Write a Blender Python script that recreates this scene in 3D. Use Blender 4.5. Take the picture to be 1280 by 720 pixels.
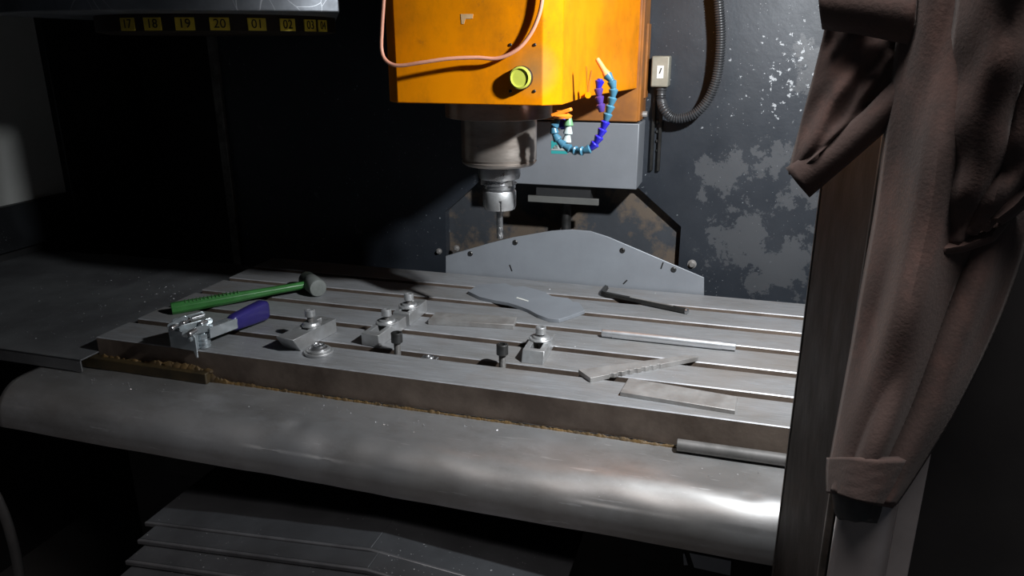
import bpy, bmesh, math, random
from mathutils import Vector, Matrix
R = math.radians
PI = math.pi
random.seed(7)
for o in list(bpy.data.objects): bpy.data.objects.remove(o)
scn = bpy.context.scene
C = scn.collection
ZT = 0.92                      # height of the milling table top above the floor

# ------------------------------------------------------------------ camera
CAM = Vector((1.0321, -1.0593, 0.5355)); YAW, PITCH, ROLL, FOC = 0.29424, 0.31356, -0.00278, 936.26
fw = Vector((-math.sin(YAW)*math.cos(PITCH), math.cos(YAW)*math.cos(PITCH), -math.sin(PITCH)))
rt = Vector((math.cos(YAW), math.sin(YAW), 0)); up = rt.cross(fw)
rt, up = rt*math.cos(ROLL)+up*math.sin(ROLL), up*math.cos(ROLL)-rt*math.sin(ROLL)
cd = bpy.data.cameras.new('camera'); cam = bpy.data.objects.new('camera', cd); C.objects.link(cam)
cd.sensor_fit = 'HORIZONTAL'; cd.sensor_width = 36; cd.lens = 36*FOC/1280; cd.clip_start = .01
M = Matrix((rt, up, -fw)).transposed().to_4x4(); M.translation = CAM+Vector((0, 0, ZT)); cam.matrix_world = M
scn.camera = cam

# ------------------------------------------------------------------ light
w = bpy.data.worlds.new('world'); scn.world = w; w.use_nodes = True
w.node_tree.nodes['Background'].inputs[0].default_value = (.75, .85, 1, 1)
w.node_tree.nodes['Background'].inputs[1].default_value = .02
# machine work lamp, high in the front right corner of the enclosure
LAMP = Vector((1.30, -.14, .79+ZT))
ld = bpy.data.lights.new('work_lamp_offscreen', 'SPOT'); ld.energy = 80; ld.color = (.93, .97, 1); ld.shadow_soft_size = .022
ld.spot_size = R(118); ld.spot_blend = 1
lo = bpy.data.objects.new('work_lamp_offscreen', ld); C.objects.link(lo); lo.location = LAMP
lo.rotation_euler = (Vector((.86, .44, .17+ZT))-LAMP).to_track_quat('-Z', 'Y').to_euler()
# dim ceiling lamp of the workshop, behind the operator
ad = bpy.data.lights.new('workshop_ceiling_lamp_offscreen', 'AREA'); ad.shape = 'RECTANGLE'; ad.size = 1.6; ad.size_y = .5; ad.energy = 52; ad.color = (1, .9, .86)
ao = bpy.data.objects.new('workshop_ceiling_lamp_offscreen', ad); C.objects.link(ao); ao.location = (.95, -1.2, 3.3)
ao.rotation_euler = (Vector((1.15, -.7, 1.2))-ao.location).to_track_quat('-Z', 'Y').to_euler()
vs = scn.view_settings; vs.view_transform = 'Standard'; vs.look = 'None'; vs.gamma = 1; vs.use_curve_mapping = False; vs.exposure = 0.0

# ------------------------------------------------------------------ pixel helpers (z measured from the table top)
def ray(a, b): return rt*((a-640)/FOC)+up*((360-b)/FOC)+fw
def zp(a, b, z=0):
    d = ray(a, b); return CAM+d*((z-CAM.z)/d.z)+Vector((0, 0, ZT))
def yp(a, b, y):
    d = ray(a, b); return CAM+d*((y-CAM.y)/d.y)+Vector((0, 0, ZT))
def xp(a, b, x):
    d = ray(a, b); return CAM+d*((x-CAM.x)/d.x)+Vector((0, 0, ZT))

# ------------------------------------------------------------------ materials
def nd(t, kind, **kw):
    n = t.nodes.new(kind)
    for k, v in kw.items(): setattr(n, k, v)
    return n
def noise(t, co, scale, detail=4, rough=.6, stretch=None):
    n = nd(t, 'ShaderNodeTexNoise'); n.inputs['Scale'].default_value = scale; n.inputs['Detail'].default_value = detail; n.inputs['Roughness'].default_value = rough
    if stretch:
        m = nd(t, 'ShaderNodeMapping'); m.inputs['Scale'].default_value = stretch; t.links.new(co, m.inputs[0]); co = m.outputs[0]
    t.links.new(co, n.inputs['Vector']); return n.outputs['Fac']
def ramp(t, fac, a, b, ca=(0, 0, 0, 1), cb=(1, 1, 1, 1)):
    r = nd(t, 'ShaderNodeValToRGB'); e = r.color_ramp.elements
    e[0].position = a; e[1].position = b; e[0].color = ca; e[1].color = cb
    t.links.new(fac, r.inputs[0]); return r.outputs[0]
def mixc(t, fac, a, b):
    m = nd(t, 'ShaderNodeMix', data_type='RGBA')
    if isinstance(fac, (int, float)): m.inputs[0].default_value = fac
    else: t.links.new(fac, m.inputs[0])
    for i, v in ((6, a), (7, b)):
        if isinstance(v, tuple): m.inputs[i].default_value = (*v[:3], 1)
        else: t.links.new(v, m.inputs[i])
    return m.outputs[2]
def mul(t, a, b):
    m = nd(t, 'ShaderNodeMath', operation='MULTIPLY')
    for i, v in ((0, a), (1, b)):
        if isinstance(v, (int, float)): m.inputs[i].default_value = v
        else: t.links.new(v, m.inputs[i])
    return m.outputs[0]
def blob(t, co, c, r):         # 1 inside a soft ball of radius r round c, for stains and worn patches
    v = nd(t, 'ShaderNodeVectorMath', operation='DISTANCE'); t.links.new(co, v.inputs[0]); v.inputs[1].default_value = c
    return ramp(t, v.outputs['Value'], 0, r, (1, 1, 1, 1), (0, 0, 0, 1))
MATS = {}
def mat(name, c1, c2=None, scale=8, metal=0, rough=.5, rough2=None, bump=0, bscale=None, stretch=None, lo_=.35, hi=.65, spec=.5, extra=None, aniso=0, sheen=0, tint=None):
    m = bpy.data.materials.new(name); m.use_nodes = True; t = m.node_tree; b = t.nodes['Principled BSDF']
    co = nd(t, 'ShaderNodeTexCoord').outputs['Object']
    b.inputs['Metallic'].default_value = metal; b.inputs['Roughness'].default_value = rough; b.inputs['Specular IOR Level'].default_value = spec
    col = c1
    if c2:
        f = ramp(t, noise(t, co, scale, 6, .62, stretch), lo_, hi); col = mixc(t, f, c1, c2)
        if rough2 is not None:
            rr = ramp(t, noise(t, co, scale*1.7, 4, .6, stretch), .3, .7, (rough,)*3+(1,), (rough2,)*3+(1,)); t.links.new(rr, b.inputs['Roughness'])
    if extra: col = extra(t, co, col, b)
    if isinstance(col, tuple): b.inputs['Base Color'].default_value = (*col[:3], 1)
    else: t.links.new(col, b.inputs['Base Color'])
    if bump:
        bn = nd(t, 'ShaderNodeBump'); bn.inputs['Strength'].default_value = bump; bn.inputs['Distance'].default_value = .002
        t.links.new(noise(t, co, bscale or scale*4, 5, .6, stretch), bn.inputs['Height']); t.links.new(bn.outputs[0], b.inputs['Normal'])
    if aniso: b.inputs['Anisotropic'].default_value = aniso
    if sheen: b.inputs['Sheen Weight'].default_value = sheen
    if tint: b.inputs['Specular Tint'].default_value = (*tint, 1)
    MATS[name] = m; return m

def specks(amount=.71, scale=260, colr=(.55, .57, .6)):
    def f(t, co, col, b):
        s = ramp(t, noise(t, co, scale, 2, .5), amount, amount+.02)
        g = ramp(t, noise(t, co, 9, 3, .6), .45, .6)
        return mixc(t, mul(t, s, g), col, colr)
    return f
def wall_wear(t, co, col, b):
    # flaked patches of grey primer, where they are on the real sheet, plus scattered small chips
    def ball(px, py, r): p = yp(px, py, .75); return blob(t, co, (p.x, p.y, p.z), r)
    def add(a, c):
        m = nd(t, 'ShaderNodeMath', operation='MAXIMUM'); t.links.new(a, m.inputs[0]); t.links.new(c, m.inputs[1]); return m.outputs[0]
    a = ball(1012, 92, .10)
    for q in ((930, 300, .17), (905, 225, .12), (975, 330, .17), (965, 200, .08), (1000, 230, .12)): a = add(a, ball(*q))
    n1 = noise(t, co, 19, 8, .72); s = nd(t, 'ShaderNodeMath', operation='ADD'); t.links.new(mul(t, a, .27), s.inputs[0]); t.links.new(n1, s.inputs[1])
    f1 = ramp(t, s.outputs[0], .655, .675)
    col = mixc(t, f1, col, (.066, .070, .077))
    c2 = ball(985, 95, .17)
    n2 = noise(t, co, 75, 4, .65); s2 = nd(t, 'ShaderNodeMath', operation='ADD'); t.links.new(mul(t, c2, .12), s2.inputs[0]); t.links.new(n2, s2.inputs[1])
    col = mixc(t, ramp(t, s2.outputs[0], .70, .715), col, (.36, .38, .40))
    n3 = noise(t, co, 220, 2, .5); col = mixc(t, mul(t, ramp(t, n3, .70, .73), ramp(t, noise(t, co, 6, 3), .42, .6)), col, (.42, .43, .45))
    return col
def orange_dirt(t, co, col, b):
    f = ramp(t, noise(t, co, 7, 7, .7, (1, 1, .7)), .46, .72); col = mixc(t, mul(t, f, .65), col, (.26, .095, .008))
    g = ramp(t, noise(t, co, 55, 4, .7), .60, .70); col = mixc(t, mul(t, mul(t, g, f), .6), col, (.10, .06, .02))
    p = yp(668, 88, .12); s = blob(t, co, (p.x-HR.x, p.y-HR.y, p.z-HR.z), .045)
    return mixc(t, mul(t, s, .75), col, (.26, .16, .07))
HR = Vector((.605, .28, ZT+.444))

def ground_iron(t, co, col, b):
    st = ramp(t, noise(t, co, 9, 6, .7, (.7, 14, 1)), .30, .72); col = mixc(t, mul(t, st, .55), col, (.15, .146, .14))
    fine = ramp(t, noise(t, co, 40, 4, .7, (.6, 9, 1)), .35, .70); col = mixc(t, mul(t, fine, .35), col, (.42, .43, .45))
    br = ramp(t, noise(t, co, 3.2, 5, .65), .52, .72); col = mixc(t, mul(t, br, .45), col, (.20, .165, .135))
    return specks(.72, 300, (.42, .42, .42))(t, co, col, b)
mat('cast_iron', (.25, .257, .272), (.178, .174, .17), 5, .20, .42, .56, .25, 60, (1, 4, 1), .38, .66, extra=ground_iron)
mat('worn_lip', (.46, .46, .48), (.30, .30, .31), 40, .3, .4)
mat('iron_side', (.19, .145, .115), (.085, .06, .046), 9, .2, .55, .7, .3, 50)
def sheet_wear(t, co, col, b):
    sm = ramp(t, noise(t, co, 6, 6, .7, (1, 2, 2)), .50, .70); col = mixc(t, mul(t, sm, .5), col, (.27, .245, .23))
    sc = ramp(t, noise(t, co, 26, 3, .6, (.5, 5, 5)), .66, .70); col = mixc(t, mul(t, sc, .5), col, (.78, .79, .8))
    return specks(.735, 210, (.62, .63, .65))(t, co, col, b)
mat('steel_sheet', (.60, .61, .625), (.42, .412, .405), 3.5, .82, .34, .48, .22, 6, (1, 1.5, 1), extra=sheet_wear)
mat('grey_plate', (.31, .33, .36), (.26, .275, .30), 6, .35, .42, .5, .1, 90)
mat('grey_box', (.225, .238, .26), (.185, .195, .212), 5, .15, .42, .5, .1, 80)
mat('black_cover', (.022, .024, .027), (.014, .015, .017), 6, .35, .42, .55, .2, 40, extra=specks(.73, 240))
mat('side_cover', (.17, .175, .18), (.10, .10, .105), 6, .3, .45, .6, .2, 40, extra=specks(.72, 240))
mat('dark_cover', (.065, .07, .077), (.04, .042, .046), 6, .5, .42, .55, .2, 40, extra=specks(.72, 240))
mat('wall_paint', (.028, .033, .042), (.019, .023, .030), 5, .15, .36, .5, .15, 70, extra=wall_wear)
mat('wiper', (.13, .135, .145), (.07, .072, .078), 12, .5, .36)
mat('dark_paint', (.022, .022, .023), (.014, .014, .015), 6, .1, .5, .65, .1, 60)
mat('post_paint', (.038, .034, .032), (.018, .016, .015), 14, 0, .6, .75, .25, 80, spec=.2)
mat('edge_worn', (.16, .15, .14), (.06, .055, .05), 30, .5, .45)
def recess_wear(t, co, col, b):
    f = ramp(t, noise(t, co, 11, 6, .7), .47, .58)
    return mixc(t, f, col, (.13, .10, .076))
mat('recess_paint', (.055, .06, .07), (.04, .044, .05), 8, .15, .5, .6, .2, 60, extra=recess_wear)
mat('orange', (.90, .285, .002), (.80, .24, .002), 6, 0, .42, .52, .05, 60, extra=orange_dirt, spec=.22, tint=(1, .55, .05))
mat('lip_grey', (.13, .13, .12), (.10, .10, .095), 12, .1, .55)
mat('casting_orange', (.42, .15, .018), (.20, .075, .02), 9, 0, .5, .6, .2, 50)
mat('spindle_steel', (.55, .49, .44), (.34, .28, .24), 9, .82, .27, .38, .1, 60, (1, 1, 3))
mat('bright_steel', (.72, .72, .73), (.55, .55, .56), 14, .95, .24, .36, .06, 80)
mat('steel', (.62, .63, .64), (.45, .445, .44), 22, .75, .33, .48, .15, 120)
mat('dull_steel', (.42, .41, .40), (.29, .27, .255), 26, .55, .42, .55, .2, 120)
mat('dark_steel', (.10, .10, .10), (.06, .058, .055), 30, .85, .35, .5)
mat('rod_steel', (.16, .15, .145), (.10, .095, .09), 30, .3, .6)
mat('black_oxide', (.035, .034, .033), (.06, .058, .055), 30, .7, .38)
mat('aluminium', (.72, .73, .75), (.62, .63, .65), 20, .85, .30, .38)
mat('handle_grey', (.62, .60, .61), (.5, .48, .49), 20, .6, .30)
mat('green', (.045, .19, .045), (.03, .13, .03), 25, 0, .33)
mat('green_grip', (.10, .24, .09), (.05, .15, .05), 60, 0, .5)
mat('hammer_grey', (.20, .21, .20), (.13, .14, .13), 25, 0, .6)
mat('hammer_dark', (.04, .048, .038), (.025, .03, .025), 25, 0, .55)
mat('violet', (.035, .028, .17), (.028, .022, .13), 25, 0, .28)
mat('zinc', (.62, .67, .69), (.45, .50, .53), 30, .65, .25)
mat('hose_teal', (.05, .155, .225), (.04, .13, .20), 40, 0, .35)
mat('hose_blue', (.022, .018, .42), (.018, .015, .36), 40, 0, .32)
mat('hose_violet', (.07, .035, .22), (.06, .03, .18), 40, 0, .35)
mat('hose_green', (.14, .30, .15), None, 1, 0, .4)
mat('hose_white', (.42, .47, .46), None, 1, 0, .4)
mat('nozzle_orange', (.95, .30, .03), (.9, .25, .02), 40, 0, .35)
mat('nozzle_peach', (.95, .38, .14), (.9, .32, .10), 40, 0, .35)
mat('cable_pink', (.75, .36, .24), (.68, .30, .2), 30, 0, .45)
mat('lens_yellow', (.62, .66, .10), (.55, .58, .08), 30, 0, .35)
mat('rubber', (.018, .018, .019), (.03, .03, .03), 30, 0, .45)
mat('conduit', (.045, .047, .05), (.03, .031, .034), 30, 0, .38)
mat('connector_grey', (.33, .31, .25), (.26, .25, .20), 30, .2, .5)
mat('paper', (.75, .75, .7), (.65, .65, .6), 60, 0, .6)
mat('teal_print', (.03, .33, .33), None, 1, 0, .5)
mat('tag_yellow', (.80, .60, .05), (.6, .44, .04), 60, 0, .5)
mat('tape', (.72, .48, .26), (.6, .38, .18), 60, 0, .5)
mat('ink', (.012, .011, .01), None, 1, 0, .5)
def scratch(t, co, col, b):
    v = nd(t, 'ShaderNodeTexVoronoi', feature='DISTANCE_TO_EDGE'); v.inputs['Scale'].default_value = 9
    m = nd(t, 'ShaderNodeMapping'); m.inputs['Scale'].default_value = (1.3, 1.3, .35); t.links.new(co, m.inputs[0])
    n = nd(t, 'ShaderNodeTexNoise'); n.inputs['Scale'].default_value = 4; t.links.new(co, n.inputs['Vector'])
    a = nd(t, 'ShaderNodeVectorMath', operation='ADD'); t.links.new(m.outputs[0], a.inputs[0]); t.links.new(n.outputs['Color'], a.inputs[1])
    t.links.new(a.outputs[0], v.inputs['Vector'])
    f = ramp(t, v.outputs['Distance'], 0, .014, (1, 1, 1, 1), (0, 0, 0, 1))
    return mixc(t, mul(t, f, ramp(t, noise(t, co, 5, 2), .45, .55)), col, (.5, .52, .55))
mat('carousel_black', (.24, .255, .28), (.13, .14, .155), 8, .7, .40, .56, .1, 50, extra=scratch)
mat('carousel_rim', (.035, .022, .014), (.02, .014, .01), 12, .3, .5)
mat('sludge', (.15, .085, .024), (.05, .032, .014), 30, 0, .55, .75, .6, 90)
mat('tray_brown', (.075, .05, .02), (.035, .025, .012), 25, .2, .5)
mat('window_grey', (.42, .42, .40), (.37, .37, .355), 5, 0, .55)
mat('chip', (.6, .6, .62), None, 1, .6, .3)
mat('concrete', (.05, .05, .05), (.035, .035, .035), 3, 0, .7)
def cloth_extra(t, co, col, b):
    f = ramp(t, noise(t, co, 18, 5, .7), .48, .68); return mixc(t, mul(t, f, .7), col, (.24, .145, .125))
mat('cloth', (.135, .098, .090), (.080, .064, .062), 9, 0, .9, None, .2, 420, extra=cloth_extra, sheen=.15, spec=.15)
mat('lining', (.15, .15, .15), (.09, .09, .09), 40, 0, .9)
mat('label_grey', (.62, .66, .72), (.52, .56, .62), 20, .1, .4)

# ------------------------------------------------------------------ geometry helpers
class MB:
    def __init__(s): s.v = []; s.f = []
    def add(s, vs, fs):
        n = len(s.v); s.v += [Vector(v) for v in vs]; s.f += [[i+n for i in f] for f in fs]; return s
    def box(s, c, d, ax=None):                # ax: three axis vectors
        c = Vector(c); a = ax or (Vector((1, 0, 0)), Vector((0, 1, 0)), Vector((0, 0, 1)))
        vs = [c+a[0]*(d[0]*i/2)+a[1]*(d[1]*j/2)+a[2]*(d[2]*k/2) for k in (-1, 1) for j in (-1, 1) for i in (-1, 1)]
        return s.add(vs, [(0, 2, 3, 1), (4, 5, 7, 6), (0, 1, 5, 4), (2, 6, 7, 3), (0, 4, 6, 2), (1, 3, 7, 5)])
    def bx(s, x0, x1, y0, y1, z0, z1): return s.box(((x0+x1)/2, (y0+y1)/2, (z0+z1)/2), (x1-x0, y1-y0, z1-z0))
    def prism(s, pts, off):                   # planar loop pushed by off
        n = len(pts); off = Vector(off); vs = [Vector(p) for p in pts]+[Vector(p)+off for p in pts]
        return s.add(vs, [tuple(range(n))[::-1], tuple(range(n, 2*n))]+[(i, (i+1) % n, n+(i+1) % n, n+i) for i in range(n)])
    def lathe(s, o, axis, prof, n=20, cap=True):   # prof: (r, h) along axis
        o = Vector(o); a = Vector(axis).normalized(); e = a.orthogonal().normalized(); g = a.cross(e)
        vs = []
        for r, h in prof: vs += [o+a*h+(e*math.cos(2*PI*i/n)+g*math.sin(2*PI*i/n))*r for i in range(n)]
        fs = [(k*n+i, k*n+(i+1) % n, (k+1)*n+(i+1) % n, (k+1)*n+i) for k in range(len(prof)-1) for i in range(n)]
        if cap: fs += [tuple(range(n))[::-1], tuple(range((len(prof)-1)*n, len(prof)*n))]
        return s.add(vs, fs)
    def ring(s, o, axis, ri, ro, h, n=24):
        o = Vector(o); b = min(.0012, h*.25)
        pr = [(ri, 0), (ro-b, 0), (ro, b), (ro, h-b), (ro-b, h), (ri+b, h), (ri, h-b), (ri, 0)]
        return s.lathe(o, axis, pr, n, cap=False)
    def cyl(s, p0, p1, r0, r1=None, n=16):
        p0 = Vector(p0); p1 = Vector(p1); return s.lathe(p0, p1-p0, [(r0, 0), (r0 if r1 is None else r1, (p1-p0).length)], n)
    def sweep(s, path, rad, n=10):            # rad: number or function of index
        P = [Vector(p) for p in path]; vs = []; prev = None
        for i, p in enumerate(P):
            d = (P[min(i+1, len(P)-1)]-P[max(i-1, 0)]).normalized()
            e = d.orthogonal().normalized() if prev is None else (prev-d*prev.dot(d)).normalized()
            prev = e; g = d.cross(e); r = rad(i) if callable(rad) else rad
            vs += [p+(e*math.cos(2*PI*k/n)+g*math.sin(2*PI*k/n))*r for k in range(n)]
        m = len(P)
        return s.add(vs, [(j*n+k, j*n+(k+1) % n, (j+1)*n+(k+1) % n, (j+1)*n+k) for j in range(m-1) for k in range(n)]+[tuple(range(n))[::-1], tuple(range((m-1)*n, m*n))])
    def build(s, name, mt, parent=None, bevel=0, smooth=35, seg=2):
        if parent is None:
            lo_ = Vector([min(v[i] for v in s.v) for i in range(3)]); hi = Vector([max(v[i] for v in s.v) for i in range(3)])
            o0 = Vector(((lo_.x+hi.x)/2, (lo_.y+hi.y)/2, lo_.z))
            if name.startswith('wall_back'): o0 = Vector((0, 0, 0))
        else: o0 = W[parent.name]
        me = bpy.data.meshes.new(name); me.from_pydata([v-o0 for v in s.v], [], s.f)
        bm = bmesh.new(); bm.from_mesh(me); bmesh.ops.recalc_face_normals(bm, faces=bm.faces); bm.to_mesh(me); bm.free()
        if smooth:
            me.polygons.foreach_set('use_smooth', [True]*len(me.polygons)); me.set_sharp_from_angle(angle=R(smooth))
        me.materials.append(MATS[mt]); ob = bpy.data.objects.new(name, me); C.objects.link(ob)
        if parent is None: ob.location = o0
        else: ob.parent = parent
        W[ob.name] = o0
        if bevel:
            b = ob.modifiers.new('bevel', 'BEVEL'); b.width = bevel; b.segments = seg; b.limit_method = 'ANGLE'; b.angle_limit = R(40)
        return ob
W = {}
def thing(name, label, cat, loc, group=None):
    o = bpy.data.objects.new(name, None); C.objects.link(o); o.location = loc; W[o.name] = Vector(loc)
    o.empty_display_size = .02
    return tag(o, label, cat, group)
def tag(o, label, cat, group=None, kind=None):
    o['label'] = label; o['category'] = cat
    if group: o['group'] = group
    if kind: o['kind'] = kind
    return o
def struct(o, label, cat): o['kind'] = 'structure'; o['label'] = label; o['category'] = cat; return o
def smooth_path(pts, k=8):                    # Catmull-Rom
    P = [Vector(p) for p in pts]; P = [P[0]*2-P[1]]+P+[P[-1]*2-P[-2]]; out = []
    for i in range(1, len(P)-2):
        for j in range(k):
            t = j/k; a, b, c, d = P[i-1], P[i], P[i+1], P[i+2]
            out.append(.5*((2*b)+(c-a)*t+(2*a-5*b+4*c-d)*t*t+(3*b-a-3*c+d)*t**3))
    return out+[P[-2]]
def resample(path, step):
    out = [path[0]]; acc = 0
    for a, b in zip(path, path[1:]):
        L = (b-a).length; t = step-acc
        while t <= L: out.append(a+(b-a)*(t/L)); t += step
        acc = (acc+L) % step
    return out

# ================================================================== THE SETTING
struct(MB().bx(-1.6, 2.6, -3.2, 1.6, -.05, 0).build('floor', 'concrete', smooth=0), 'dark concrete workshop floor under the machine', 'floor')
WY = .75
def wallpiece(m, pts): m.prism([(x, WY, z+ZT) for x, z in pts], (0, .03, 0))
m = MB()
wallpiece(m, [(-.36, -.9), (.30, -.9), (.30, 1.0), (-.36, 1.0)])
wallpiece(m, [(.911, -.9), (1.8, -.9), (1.8, 1.0), (.911, 1.0)])
wallpiece(m, [(.30, .205), (.911, .205), (.911, 1.0), (.30, 1.0)])
wallpiece(m, [(.30, .117), (.40, .205), (.30, .205)])
wallpiece(m, [(.911, .117), (.911, .205), (.805, .205)])
wall_back = struct(m.build('wall_back', 'wall_paint', smooth=0), 'dark blue-grey sheet metal back wall with flaked paint', 'wall')
W['wall_back'] = Vector((0, 0, 0))
MB().bx(.28, .93, WY+.028, WY+.05, ZT-.5, ZT+.25).build('recess_panel', 'recess_paint', wall_back, smooth=0)
for px, py in ((865, 330), (571, 310), (549, 314)):
    p = yp(px, py, WY); b = MB(); r = .011 if px > 800 else .008
    b.lathe(p, (0, -1, 0), [(r, 0), (r, .002), (r*.65, .0025), (r*.65, .007), (r*.5, .009)], 14)
    b.build('bolt', 'dull_steel', wall_back)
# vertical guide rail strips beside the head, and a raised seam on the wall
for dx in (-.0085, .0085):
    a = yp(822, 150, WY)
    MB().bx(a.x+dx-.0035, a.x+dx+.0035, WY-.012, WY+.002, yp(822, 213, WY).z, a.z+.10).build('guide_strip', 'black_oxide', wall_back, .001)
for i in range(5):
    a = yp(822, 152+12*i, WY); MB().lathe((a.x, WY, a.z), (0, -1, 0), [(.004, 0), (.004, .005), (.003, .006)], 8).build('screw', 'dark_steel', wall_back)
struct(MB().bx(-.372, -.346, WY-.012, WY+.35, ZT-.5, ZT+1.0).build('trim_1', 'edge_worn', bevel=.002), 'narrow worn corner strip at the edge of the dark column sheet', 'trim')
struct(MB().bx(-.92, -.36, 1.08, 1.1, 0, ZT+1.0).build('wall_rear', 'dark_paint', smooth=0), 'black recessed rear wall beside the machine column', 'wall')
wl = struct(MB().bx(-.95, -.92, -.5, 1.1, 0, ZT+1.0).build('wall_left', 'dark_paint', smooth=0), 'black left side wall of the machine enclosure', 'wall')
struct(MB().bx(1.75, 1.78, -.54, WY, 0, ZT+1.0).build('wall_right', 'dark_paint', smooth=0), 'dark right side wall of the machine enclosure', 'wall')
struct(MB().bx(-.95, 1.78, -.54, 1.1, ZT+1.0, ZT+1.03).build('ceiling', 'dark_paint', smooth=0), 'unseen dark roof added to keep the workshop lamp out of the machine', 'ceiling')  # unseen roof, added to keep the workshop lamp off the interior
struct(MB().bx(-.95, 1.78, -.54, -.50, ZT+.80, ZT+1.0).build('wall_lamp_blocker', 'dark_paint', smooth=0), 'unseen dark header panel added over the opening to block the workshop lamp', 'wall')  # unseen header, added to shade table and cover from the workshop lamp
# side window
wx = -.92
y1 = xp(80, 240, wx).y; z0 = xp(80, 240, wx).z; yo = xp(108, 280, wx).y; zo = xp(108, 285, wx).z
wr = bpy.data.objects.new('window_1', None); C.objects.link(wr); wr.location = (wx, y1-.3, z0); W['window_1'] = Vector(wr.location)
struct(wr, 'dull grey side window pane in a dark frame at the left', 'window')
MB().bx(wx, wx+.008, y1-.75, y1, z0, ZT+.75).build('pane', 'window_grey', wr, smooth=0)
MB().bx(wx, wx+.030, y1, yo, zo, ZT+.80).build('frame_stile', 'black_cover', wr, .003)
MB().bx(wx, wx+.030, y1-.8, y1, zo, z0).build('frame_rail', 'black_cover', wr, .003)
MB().bx(wx, wx+.006, yo, yo+.012, zo, ZT+.80).build('frame_seal', 'edge_worn', wr)

# door post at the right of the opening, with its front panel and the handle
px0 = 1.122
dr = bpy.data.objects.new('door_1', None); C.objects.link(dr); dr.location = (px0+.05, -.4, 0); W['door_1'] = Vector(dr.location)
struct(dr, 'dark painted steel door post with worn edges beside the hanging cloth', 'door')
MB().bx(px0, px0+.05, -.51, -.17, .0, ZT+1.0).build('post', 'post_paint', dr, .004)
MB().bx(px0-.0015, px0+.004, -.174, -.166, .0, ZT+1.0).build('edge_strip', 'edge_worn', dr, .001)
MB().bx(px0-.0015, px0+.004, -.514, -.508, .0, ZT+1.0).build('edge_strip', 'edge_worn', dr, .001)
MB().bx(px0+.045, 1.76, -.54, -.50, 0, ZT+1.0).build('front_panel', 'dark_paint', dr, .002)
a = yp(1074, 690, -.575)
h = MB().cyl((a.x, a.y, ZT-.25), (a.x, a.y, ZT+.9), .0178, n=28).build('handle', 'handle_grey', dr)
for z in (-.2, .85): MB().cyl((a.x, a.y, ZT+z), (a.x+.02, -.535, ZT+z), .011, n=12).build('standoff', 'dark_steel', h)
b = yp(1122, 690, -.548); MB().bx(b.x-.007, b.x+.008, -.553, -.538, ZT-.3, ZT+.95).build('handle_backplate', 'handle_grey', dr, .001)

# ================================================================== MACHINE TABLE
TX0, TX1, TD = -.132, 1.40, .593
SL = [.0968+.1*k for k in range(5)]
prof = [(0, -.056), (0, 0)]
for y in SL: prof += [(y-.0105, 0), (y-.0105, -.022), (y-.016, -.022), (y-.016, -.036), (y+.016, -.036), (y+.016, -.022), (y+.0105, -.022), (y+.0105, 0)]
prof += [(TD, 0), (TD, -.056)]
m = MB().prism([(TX0, y, z+ZT) for y, z in prof], (TX1-TX0, 0, 0))
tb = m.build('milling_table', 'cast_iron', bevel=.0016, smooth=0)
tag(tb, 'long cast iron machine table with five slots running along it', 'machine table')
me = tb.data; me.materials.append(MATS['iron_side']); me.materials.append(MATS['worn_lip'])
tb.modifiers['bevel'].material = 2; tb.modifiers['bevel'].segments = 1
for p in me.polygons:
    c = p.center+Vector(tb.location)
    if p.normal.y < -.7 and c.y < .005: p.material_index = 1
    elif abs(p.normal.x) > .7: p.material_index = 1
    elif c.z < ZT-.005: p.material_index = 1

# saddle and base under the table
sd = thing('machine_saddle', 'black machine saddle in the dark under the steel front cover', 'saddle', (.6, .25, ZT-.6))
MB().bx(-.05, 1.3, .03, .55, ZT-.30, ZT-.0562).build('body', 'dark_paint', sd, .005)
MB().bx(-.3, 1.7, .18, .74, ZT-.92, ZT-.28).build('base', 'dark_paint', sd, .005)
a = yp(888, 704, .03); 
q = [yp(862, 690, .028), yp(914, 700, .028), yp(913, 718, .028), yp(868, 708, .028)]
MB().prism(q, (0, -.003, 0)).build('nameplate', 'label_grey', sd)
q = [yp(854, 691, .028), yp(856, 691, .028), yp(860, 705, .028), yp(855, 705, .028)]
MB().prism(q, (0, -.003, 0)).build('nameplate_edge', 'label_grey', sd)
q = [yp(472, 619, .028), yp(527, 629, .028), yp(527, 632, .028), yp(472, 622, .028)]
MB().prism(q, (0, -.003, 0)).build('vent_strip', 'dark_cover', sd)

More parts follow.
